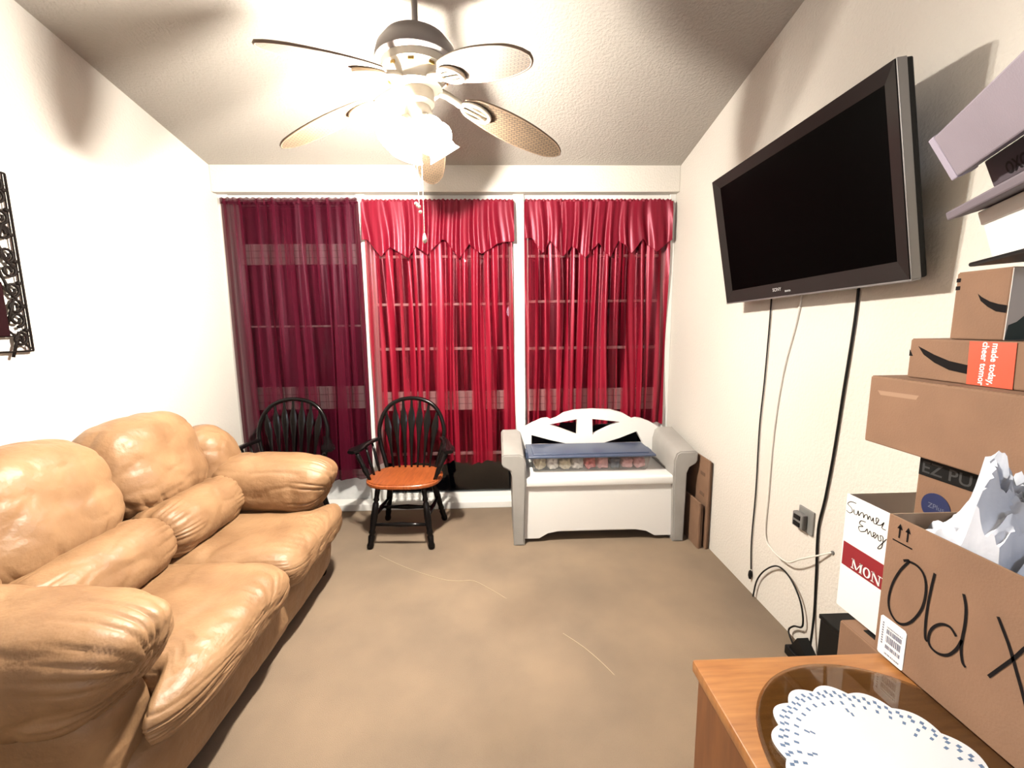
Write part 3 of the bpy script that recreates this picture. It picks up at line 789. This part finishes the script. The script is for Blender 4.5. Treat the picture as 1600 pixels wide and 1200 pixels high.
cord('black cord looping up from the floor below the outlet', [(xw-.01, 2.108, .010), (xw-.01, 2.085, .12), (xw-.012, 2.02, .22), (xw-.012, 1.93, .295), (xw-.012, 1.84, .29), (xw-.012, 1.76, .22), (xw-.012, 1.735, .12), (xw-.012, 1.79, .075), (xw-.015, 1.815, .03), (xw-.04, 1.74, .010)], .0040, M_blk, plug=None)
ot = root('wall_outlet', 'grey double wall outlet with a plugged-in adapter below the television', 'outlet', (1.40, 1.79, .60))
obj('plate', B((1.391, 1.742, .548), (1.3995, 1.836, .66), .003), M_steel, ot)
obj('adapter', B((1.366, 1.775, .562), (1.392, 1.842, .632), .006), M_outl, ot)
for z in (.58, .612): obj('socket', B((1.3625, 1.788, z-.010), (1.3665, 1.828, z+.010), .001), M_blk, ot)
cp = root('coax_plate', 'tiny dark cable entry hole in the right wall', 'socket', (1.40, 1.630, .536))
obj('bushing', lathe(NB(), [(.008, -.003), (.008, .003), (.0, .004)], 12, Matrix.Translation((1.398, 1.630, .536)) @ Matrix.Rotation(-PI/2, 4, 'Y')), M_outl, cp)
ps = root('power_strip', 'black power strip standing on the floor by the right wall', 'power strip', (1.33, 1.66, 0))
bm = NB(); box(bm, (1.29, 1.55, .001), (1.36, 1.72, .045), .006); obj('body', bm, M_blk, ps)
bm = prism(NB(), [(1.56, .045), (1.70, .045), (1.66, .12)], 0, 1.30, 1.35); obj('adapter', bm, M_blk, ps)
for y in (1.575, 1.605): obj('socket', B((1.315, y-.008, .0445), (1.335, y+.008, .0475)), M_outl, ps)

# ---------------------------------------------------------------- wrought iron wall panel, left wall
def iron():
    r = root('iron_wall_panel', 'black wrought iron scrollwork panel on the left wall', 'wall decor', (XL, 1.78, 1.41))
    x = XL+.02; y0, y1, z0, z1 = 1.60, 1.958, 1.410, 2.150
    P = lambda y, z: (x, y, z)
    bm = NB()
    for a, b in (((y0, z0), (y1, z0)), ((y0, z1), (y1, z1)), ((y0, z0), (y0, z1)), ((y1, z0), (y1, z1))): tube(bm, [P(*a), P(*b)], .0048, 6)
    obj('outer_frame', bm, M_iron, r)
    bm = NB()
    for yy in (y0+.012, y1-.012): tube(bm, [P(yy, z0), P(yy, z1)], .003, 6)
    obj('inner_bar', bm, M_iron, r)
    def scroll(cy, cz, R, sy, sz, turns=1.35, tail=None):
        pts = []
        for i in range(26):
            t = i/25; a = -PI/2+turns*2*PI*t; rr = R*(1-.72*t)
            pts.append(Vector((x, cy+sy*rr*math.cos(a), cz+sz*rr*math.sin(a))))
        if tail: pts = [Vector((x, *tail))]+pts
        b = NB(); tube(b, pts, [.006]+[.0058]*(len(pts)-2)+[.0035], 6)
        obj('scroll', b, M_iron, r, smooth=True)
    ym = (y0+y1)/2
    for sy, ye in ((1, y1), (-1, y0)):
        cy = ye-sy*.045
        zs = [1.462, 1.545, 1.60, 1.67, 1.75, 1.815, 1.905, 1.97, 2.05, 2.105]
        for i, z in enumerate(zs):
            s = 1 if i % 2 == 0 else -1
            tl = (ye-sy*.082, z-s*.075)
            scroll(cy, z, .031, sy, -s, tail=None if i % 3 == 1 else tl)
        b = NB()
        for z in (1.455, 1.64, 1.78, 1.93): tube(b, [P(ye-sy*.008, z-.035), P(ye-sy*.085, z+.045)], .0045, 6)
        obj('brace', b, M_iron, r)
        b = NB()
        for z in (1.50, 1.60, 1.70, 1.79, 1.90, 2.0, 2.08): bmesh.ops.create_icosphere(b, subdivisions=2, radius=.010, matrix=Matrix.Translation(P(ye-sy*.016, z)))
        obj('collar', b, M_iron, r, smooth=True)
    obj('centre_plaque', B((x-.008, y0+.084, 1.475), (x+.008, y1-.084, 1.70), .004), M_wine, r)
    b = NB(); tube(b, [P(ym, 1.70), P(ym, z1)], .005, 6); tube(b, [P(y0, 1.475), P(y1, 1.475)], .004, 6); obj('cross_bar', b, M_iron, r)
    b = NB()
    for yy, zz in ((y0+.01, 1.5), (y1-.01, 1.5), (y0+.01, 2.1), (y1-.01, 2.1)): tube(b, [(XL, yy, zz), (x, yy, zz)], .004, 6)
    obj('standoff', b, M_iron, r)
iron()

# ---------------------------------------------------------------- dresser with tray and doily
d = root('oak_dresser', 'orange oak dresser in the near right corner under the boxes', 'dresser', (.90, .58, 0), rad(1))
obj('top', B((.428, .30, .722), (1.385, .850, .75), .004), M_oak, d, smooth='auto')
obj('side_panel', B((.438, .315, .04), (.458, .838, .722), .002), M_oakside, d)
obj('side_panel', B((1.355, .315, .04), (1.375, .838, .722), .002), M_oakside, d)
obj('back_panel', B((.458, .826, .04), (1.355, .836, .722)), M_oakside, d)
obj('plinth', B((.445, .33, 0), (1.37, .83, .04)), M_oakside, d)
for i in range(3):
    z0 = .055+i*.222
    for j in range(2):
        x0 = .463+j*.447
        f = obj('drawer', B((x0, .302, z0), (x0+.440, .322, z0+.212), .003), M_oak, d)
        kb = lathe(NB(), [(.006, 0), (.006, .012), (.014, .018), (.014, .026), (.0, .03)], 12, Matrix.Translation((x0+.22, .302, z0+.106)) @ Matrix.Rotation(PI/2, 4, 'X'))
        obj('knob', kb, M_gold, f, smooth='auto')
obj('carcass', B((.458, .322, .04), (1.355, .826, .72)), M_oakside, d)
g = lathe(NB(), [(.0, .7505), (.228, .7505), (.2375, .7525), (.2385, .755), (.236, .757), (.230, .7572), (.0, .7572)], 72, Matrix.Translation((.688, .581, 0)))
tag(obj('glass_tray', g, M_smoke, base=(.688, .581, .7505), smooth='auto'), 'round smoked brown glass plate on the dresser top', 'glass plate')
def doily():
    bm = NB(); cx, cy, z = .643, .583, .7590; NT = 180; rings = []
    NSC = 15
    radii = [0, .03, .05, .062, .07, .085, .10, .108, .116, .124, .131, .138, .145, .152, .159, 1]
    for ri, rr in enumerate(radii):
        if rr == 0: rings.append([bm.verts.new((cx, cy, z))]); continue
        row = []
        for k in range(NT):
            a = 2*PI*k/NT; sc = abs(math.sin(a*NSC/2))
            R = (.163+.013*sc) if rr == 1 else rr*(1+.0)+(.006*sc*max(0, (rr-.12)/.04) if rr > .12 else 0)
            row.append(bm.verts.new((cx+R*math.cos(a), cy+R*math.sin(a), z+.0012*math.sin(a*5)*min(1, R/.17))))
        rings.append(row)
    rnd = random.Random(5)
    for ri in range(len(rings)-1):
        A, C = rings[ri], rings[ri+1]
        for k in range(NT):
            k2 = (k+1) % NT
            f = bm.faces.new((A[0], C[k], C[k2])) if len(A) == 1 else bm.faces.new((A[k], C[k], C[k2], A[k2]))
            ph = (k % 12)
            if ri in (12, 13) and k % 3 == ri % 2: f.material_index = 1
            elif ri in (10,) and k % 4 == 0 and ph < 9: f.material_index = 1
            elif ri in (7, 8) and k % 4 == ri % 4 and 2 < ph < 10 and rnd.random() < .3: f.material_index = 1
    r = bmesh.ops.solidify(bm, geom=bm.faces[:], thickness=.0006)
    o = obj('paper_doily', bm, [M_doily, M_doilyb], base=(cx, cy, z))
    tag(o, 'round white paper lace doily with scalloped edge lying on the glass plate', 'doily')
doily()

# ---------------------------------------------------------------- cartons
def carton(name, label, a, b, m_, group='cartons stacked in the right corner', open_top=False, t_=.004, inside=None, seam=True, rotz=0):
    c = ((a[0]+b[0])/2, (a[1]+b[1])/2, a[2])
    r = root(name, label, 'box', c, rotz, group=group)
    if not open_top:
        obj('body', B(a, b, .004), m_, r)
        if seam: obj('flap', B((a[0]+.003, a[1]+.003, b[2]-.001), (b[0]-.003, (a[1]+b[1])/2-.0015, b[2]+.0015)), m_, r); obj('flap', B((a[0]+.003, (a[1]+b[1])/2+.0015, b[2]-.001), (b[0]-.003, b[1]-.003, b[2]+.0015)), m_, r)
    else:
        x0, y0, z0 = a; x1, y1, z1 = b
        obj('wall', B((x0, y0, z0), (x0+t_, y1, z1), .001), m_, r); obj('wall', B((x1-t_, y0, z0), (x1, y1, z1), .001), inside or m_, r)
        obj('wall', B((x0+t_, y0, z0), (x1-t_, y0+t_, z1), .001), m_, r); obj('wall', B((x0+t_, y1-t_, z0), (x1-t_, y1, z1), .001), inside or m_, r)
        obj('bottom', B((x0+t_, y0+t_, z0), (x1-t_, y1-t_, z0+t_)), inside or m_, r)
    return r
NX = (-1, 0, 0)
def onX(X, pts): return [(X, y, z) for y, z in pts]
# open brown box on the floor behind the dresser
c0 = carton('cardboard_box', 'brown open cardboard box on the floor under the white one', (1.03, .875, 0), (1.385, 1.15, .600), M_card)
obj('tape', B((1.06, .92, .601), (1.36, 1.10, .604)), M_blk, c0)  # black sheet painted in for the shaded inside of the open top
bl = root('black_bin', 'small black box on the floor against the right wall', 'box', (1.33, 1.45, 0))
obj('body', B((1.235, 1.33, 0), (1.385, 1.47, .36), .006), M_blk, bl); obj('lid', B((1.232, 1.327, .36), (1.388, 1.473, .378), .003), M_blk, bl)
# white wine carton
c1 = carton('white_carton', 'open white carton with handwriting and a red lettered band', (1.07, .875, .6085), (1.385, 1.215, .976), M_white, open_top=True, inside=mat('grey_carton_inside', (1.0, .96, .90), .9))
obj('red_band', B((1.0685, .877, .750), (1.0698, 1.209, .825)), M_red, c1)
def serif_word(X, y, z, h, parent):
    bm = NB(); T, t = h*.20, h*.09
    def seg(a, b, w): ribbon(bm, onX(X, [a, b]), w, NX, .0008)
    def serif(yc, zc, w): seg((yc+w/2, zc), (yc-w/2, zc), t)
    def M(y0):
        w = h*.95
        seg((y0, z), (y0, z+h), t); seg((y0-w, z), (y0-w, z+h), T); seg((y0, z+h), (y0-w/2, z+h*.08), T); seg((y0-w/2, z+h*.08), (y0-w, z+h), t)
        for q in (y0, y0-w): serif(q, z+t/2, h*.34); serif(q, z+h-t/2, h*.34)
        return y0-w-h*.26
    def O(y0):
        w = h*.84; pts = [(y0-w/2+(w/2-T/2)*math.cos(2*PI*k/24), z+h/2+(h/2-t/2)*math.sin(2*PI*k/24)) for k in range(25)]
        ribbon(bm, onX(X, pts), [t+(T-t)*abs(math.cos(2*PI*k/24)) for k in range(25)], NX, .0008); return y0-w-h*.24
    def N_(y0):
        w = h*.72
        seg((y0, z), (y0, z+h), t); seg((y0-w, z), (y0-w, z+h), t); seg((y0, z+h), (y0-w, z), T)
        serif(y0, z+t/2, h*.34); serif(y0, z+h-t/2, h*.34); serif(y0-w, z+h-t/2, h*.34); return y0-w-h*.22
    def T_(y0):
        w = h*.7; seg((y0, z+h-t/2), (y0-w, z+h-t/2), t); seg((y0-w/2, z), (y0-w/2, z+h), T); serif(y0-w/2, z+t/2, h*.4); return y0-w-h*.2
    for f in (M, O, N_, T_): y = f(y)
    return obj('lettering', bm, M_wprint, parent)
serif_word(1.0683, 1.168, .757, .030, c1)
def strokes(name, X, lines, w, parent, m_=M_ink):
    bm = NB()
    for l in lines: ribbon(bm, smooth_path(onX(X, l), 5), w, NX, .0008)
    return obj(name, bm, m_, parent)
strokes('handwriting', 1.07, [
    [(1.179, .959), (1.199, .956), (1.209, .945), (1.195, .938), (1.190, .928), (1.200, .920), (1.212, .923)],
    [(1.186, .938), (1.183, .926), (1.174, .926), (1.170, .940), (1.167, .926), (1.160, .938), (1.153, .940), (1.150, .927), (1.147, .937), (1.139, .941), (1.136, .928), (1.131, .942), (1.124, .930), (1.119, .942), (1.117, .929), (1.108, .929), (1.102, .945), (1.110, .945), (1.106, .929), (1.094, .932), (1.085, .944), (1.090, .926), (1.077, .925)],
    [(1.141, .918), (1.158, .914), (1.161, .903), (1.148, .901), (1.163, .893), (1.156, .882), (1.140, .890)],
    [(1.140, .890), (1.134, .900), (1.131, .886), (1.124, .899), (1.118, .886), (1.112, .890), (1.106, .900), (1.114, .899), (1.108, .885), (1.100, .900), (1.096, .886), (1.088, .889), (1.092, .901), (1.083, .900), (1.084, .870), (1.096, .862), (1.078, .892), (1.072, .902)]], .0022, c1)
# box standing in the white carton
c2_ = carton('cardboard_box', 'brown box with black tape and a round navy sticker, standing in the white carton', (1.163, .90, .6135), (1.375, 1.098, 1.132), M_card, seam=False)
obj('tape', prism(NB(), [(1.095, 1.128), (.90, 1.128), (.90, 1.082), (1.095, 1.080)], 0, 1.1615, 1.1632), M_blk, c2_)
text('lettering', 'EZ PU', .044, frame_mtx((1.1610, 1.025, 1.103), (0, -1, 0), (0, 0, 1)), M_dgrey, c2_, bold=.0005, sx=1.1)
st = obj('round_sticker', prism(NB(), [(1.040+.038*math.cos(2*PI*i/32), 1.005+.038*math.sin(2*PI*i/32)) for i in range(32)], 0, 1.1612, 1.1632), M_blue, c2_)
text('lettering', 'ZPlus', .019, frame_mtx((1.1608, 1.038, 1.006), (0, -1, 0), (0, 0, 1)), MATS['grey_print'] if False else M_barc, st)
# big plain box
c3 = carton('cardboard_box', 'large plain brown box lying across the middle of the stack', (1.13, .80, 1.136), (1.388, 1.242, 1.336), M_card)
obj('faded_print', prism(NB(), [(1.213, 1.296), (1.089, 1.300), (1.095, 1.288), (1.203, 1.284)], 0, 1.1292, 1.1302), mat('faded_print', (.33, .20, .125), .8), c3)
# parcel with orange label
c4 = carton('parcel_box', 'flat brown parcel with a black curved arrow and an orange sticker', (1.19, .80, 1.3385), (1.388, 1.19, 1.448), M_card)
obj('curved_arrow', polyface(NB(), onX(1.1893, [(1.166, 1.429), (1.119, 1.408), (1.078, 1.394), (1.032, 1.387), (.94, 1.384), (.94, 1.362), (1.029, 1.364), (1.076, 1.370), (1.116, 1.386), (1.148, 1.406)])), M_ink, c4)
obj('printed_mark', polyface(NB(), onX(1.1893, [(1.1895, 1.420), (1.178, 1.400), (1.1895, 1.400)])), M_ink, c4)
so = obj('orange_sticker', prism(NB(), [(1.035, 1.4475), (.936, 1.4475), (.932, 1.3395), (1.030, 1.3395)], 0, 1.1882, 1.1892), M_orange, c4)
for s_, y in (('cheer tomor', .998), ('made today,', .977)):
    text('lettering', s_, .0205, frame_mtx((1.1878, y, 1.394), (0, 0, -1), (0, -1, 0)), M_wprint, so, bold=.0004)
# small parcel
c5 = carton('parcel_box', 'small brown parcel with a black curved arrow and a dark printed end', (1.21, .982, 1.4505), (1.388, 1.105, 1.622), M_card)
obj('curved_arrow', polyface(NB(), onX(1.2093, [(1.050, 1.566), (1.040, 1.557), (1.021, 1.545), (1.002, 1.538), (.984, 1.534), (.984, 1.516), (1.005, 1.520), (1.024, 1.532), (1.041, 1.547)])), M_ink, c5)
bm = NB(); polyface(bm, onX(1.2093, [(1.104, 1.608), (1.094, 1.608), (1.094, 1.598), (1.104, 1.598)])); polyface(bm, onX(1.2093, [(1.104, 1.588), (1.093, 1.588), (1.093, 1.578), (1.104, 1.578)]))
obj('printed_mark', bm, M_ink, c5)
obj('white_wrap', B((1.2105, .9805, 1.4515), (1.387, .9825, 1.621)), mat('grey_white_wrap', (.55, .50, .46), .6), c5)
obj('dark_print', polyface(NB(), [(x, .9802, z) for x, z in ((1.2106, 1.452), (1.387, 1.452), (1.387, 1.56), (1.30, 1.515), (1.262, 1.532), (1.258, 1.515), (1.235, 1.495), (1.215, 1.487))]), M_teal, c5)

# tilted boxes on top of the stack
def tilted(name, label, corner, yaw, roll, w, l, h, m_, zsign, group='boxes piled on top of the stack'):
    """far, room-side corner at `corner`; extends +x (to the wall), -y (to the camera), z"""
    m = Matrix.Translation(corner) @ Matrix.Rotation(rad(yaw), 4, 'Z') @ Ry(rad(roll))
    r = root(name, label, 'box', matrix=m, group=group)
    z0, z1 = (0, h) if zsign > 0 else (-h, 0)
    obj('body', B((0, -l, z0), (w, 0, z1), .004), m_, r, local=True)
    return r, m
tilted('black_case', 'flat black case under the white box on the stack', (1.118, 1.0, 1.6245), -30.4, -3, .17, .34, .010, M_blk, 1)
wb, mw = tilted('white_box', 'bright white box near the top of the stack', (1.13, 1.0, 1.748), -30.4, -16.2, .17, .30, .115, M_white, -1)
obj('lid', B((-.003, -.303, -.030), (.173, .003, .002), .003), M_white, wb, local=True)
gb, mg = tilted('mauve_tray', 'thin mauve grey carton between the white box and the dark box', (1.085, 1.03, 1.736), -30.4, -17, .20, .34, .020, M_mauve, 1)
db_, md = tilted('dark_box', 'dark mauve box with faint lettering in the top of the stack', (1.155, 1.0, 1.802), -30.4, -20, .17, .30, .066, M_dpur, 1)
text('lettering', 'OXO', .036, md @ Matrix.Translation((-.0012, -.115, .022)) @ frame_mtx((0, 0, 0), (0, -1, 0), (0, 0, 1)), M_blk, db_, bold=.001)
lb, ml = tilted('lavender_box', 'pale lavender box tilted on the very top of the stack', (1.092, 1.036, 1.832), -30.4, -27.5, .036, .50, .108, M_lav, 1)
obj('end_lid', B((-.002, -.030, -.002), (.038, .002, .110), .003), mat('lavender_lid', (.36, .325, .41), .7), lb, local=True)

# large carton on the dresser
c6 = carton('cardboard_box', 'large open brown box marked Old X standing on the dresser', (.853, .36, .7580), (1.372, .855, 1.083), M_card, open_top=True, inside=M_cin)
strokes('marker_writing', .853, [
    [(.812, .997), (.800, 1.003), (.815, .975), (.829, .935), (.834, .895), (.828, .870), (.811, .857), (.793, .864), (.777, .886), (.764, .919), (.760, .950), (.762, .977), (.770, .995), (.784, 1.003), (.800, 1.002)],
    [(.748, 1.008), (.751, .975), (.753, .940), (.753, .900), (.750, .868), (.745, .863)],
    [(.697, .912), (.709, .922), (.725, .916), (.739, .897), (.744, .875), (.739, .858), (.723, .855), (.706, .866), (.694, .888), (.687, .913)],
    [(.695, 1.0), (.688, .976), (.686, .944), (.687, .915), (.686, .892), (.681, .872), (.675, .867)],
    [(.640, .995), (.629, .975), (.618, .954), (.606, .925), (.594, .896), (.585, .872)],
    [(.640, .880), (.624, .913), (.611, .940), (.599, .969), (.59, .985)]], .0052, c6)
bm = NB()
for y in (.8275, .8095):
    ribbon(bm, onX(.853, [(y, 1.040), (y, 1.064)]), .0035, NX, .0008); polyface(bm, onX(.8522, [(y+.006, 1.060), (y-.006, 1.060), (y, 1.072)]))
ribbon(bm, onX(.853, [(.841, 1.031), (.797, 1.031)]), .003, NX, .0008)
obj('up_arrows', bm, M_ink, c6)
lb2 = obj('shipping_label', prism(NB(), [(.846, .762), (.846, .846), (.842, .850), (.790, .850), (.786, .846), (.786, .762), (.789, .759), (.843, .759)], 0, .8518, .8529), M_white, c6)
bm = NB(); rb = random.Random(8)
for z0, z1 in ((.829, .832), (.815, .826), (.795, .811), (.780, .789), (.766, .770)):
    y = .829
    while y > .795:
        w = rb.choice((.0012, .002, .0028)); polyface(bm, onX(.8516, [(y, z0), (y-w, z0), (y-w, z1), (y, z1)])); y -= w+rb.choice((.0006, .0012))
for k2 in range(9):
    z = .785+k2*.006; polyface(bm, onX(.8516, [(.840, z), (.836, z), (.836, z+.004), (.840, z+.004)]))
obj('barcode', bm, M_barc, lb2)
# crumpled white plastic in the box
def lerp_tab(tab, x):
    for (a, b), (c, d) in zip(tab, tab[1:]):
        if x <= c: return b+(d-b)*max(0, (x-a)/(c-a))
    return tab[-1][1]
def bag(label, x0, x1, y0, y1, prof, yfall, seed, zb=.77):
    NXg, NYg = 64, 48; bm = NB(); rows = []
    for i in range(NXg):
        row = []
        for j in range(NYg):
            u, v = i/(NXg-1), j/(NYg-1); x = x0+(x1-x0)*u; y = y0+(y1-y0)*v
            q = Vector((x*13+seed*3, y*13, seed)); w = q+Vector((noise.noise(q*.7), noise.noise(q*.7+Vector((5, 2, 1))), 0))*1.1
            fold = (1-abs(noise.noise(w)*2.2))**2*.034+(1-abs(noise.noise(w*1.9+Vector((3, 8, 2)))*2.2))**2*.022-.032
            e = min(1, min(u, 1-u)*9+.15)*min(1, min(v, 1-v)*9+.15)
            z = 1.06+(lerp_tab(prof, x*.755/max(y, .70) if y > .66 else x)-1.06)*lerp_tab(yfall, y)+fold*1.6
            z = z*e+(1-e)*(z-.035)
            if x > 1.10 and y > .77: z = min(z, 1.122)
            row.append(bm.verts.new((x, y, z)))
        rows.append(row)
    for i in range(NXg-1):
        for j in range(NYg-1): bm.faces.new((rows[i][j], rows[i+1][j], rows[i+1][j+1], rows[i][j+1]))
    ring = [rows[i][0] for i in range(NXg)]+[rows[-1][j] for j in range(1, NYg)]+[rows[i][-1] for i in range(NXg-2, -1, -1)]+[rows[0][j] for j in range(NYg-2, 0, -1)]
    cx, cy = (x0+x1)/2, (y0+y1)/2
    low = [bm.verts.new((cx+(p.co.x-cx)*.94, cy+(p.co.y-cy)*.94, zb)) for p in ring]
    n = len(ring)
    for k in range(n): bm.faces.new((ring[k], low[k], low[(k+1) % n], ring[(k+1) % n]))
    bm.faces.new(low)
    o = obj('plastic_bag', bm, M_paper, base=(cx, cy, zb), smooth='auto'); tag(o, label, 'bag', 'crumpled white bags in the large box')
bag('crumpled white bag rising highest at the far end of the Old X box', .862, 1.36, .622, .846,
    [(.86, 1.100), (.895, 1.112), (.912, 1.125), (.930, 1.228), (.955, 1.235), (1.0, 1.205), (1.06, 1.185), (1.12, 1.12), (1.36, 1.09)], [(.62, .55), (.70, .85), (.755, 1.0), (.80, .75), (.846, .35)], 1)
bag('crumpled white bag filling the near end of the Old X box', .862, 1.36, .372, .618,
    [(.86, 1.07), (1.0, 1.12), (1.2, 1.13), (1.36, 1.09)], [(.37, .6), (.45, 1.0), (.62, .9)], 4)

# ---------------------------------------------------------------- thin pale lines laid on the carpet
def line(label, pts):
    bm = tube(NB(), smooth_path([(x, y, .001) for x, y in pts], 5), .0016, 6)
    o = obj('line', bm, M_line, base=(pts[0][0], pts[0][1], 0), smooth=True); tag(o, label, 'line', 'pale lines on the carpet')
line('longer pale string lying on the carpet in front of the armchair', [(-.80, 2.66), (-.58, 2.50), (-.354, 2.374), (-.25, 2.35), (-.16, 2.345), (-.06, 2.26), (.03, 2.17)])
line('shorter pale string lying on the carpet nearer the dresser', [(.301, 1.889), (.38, 1.80), (.44, 1.71), (.483, 1.63)])
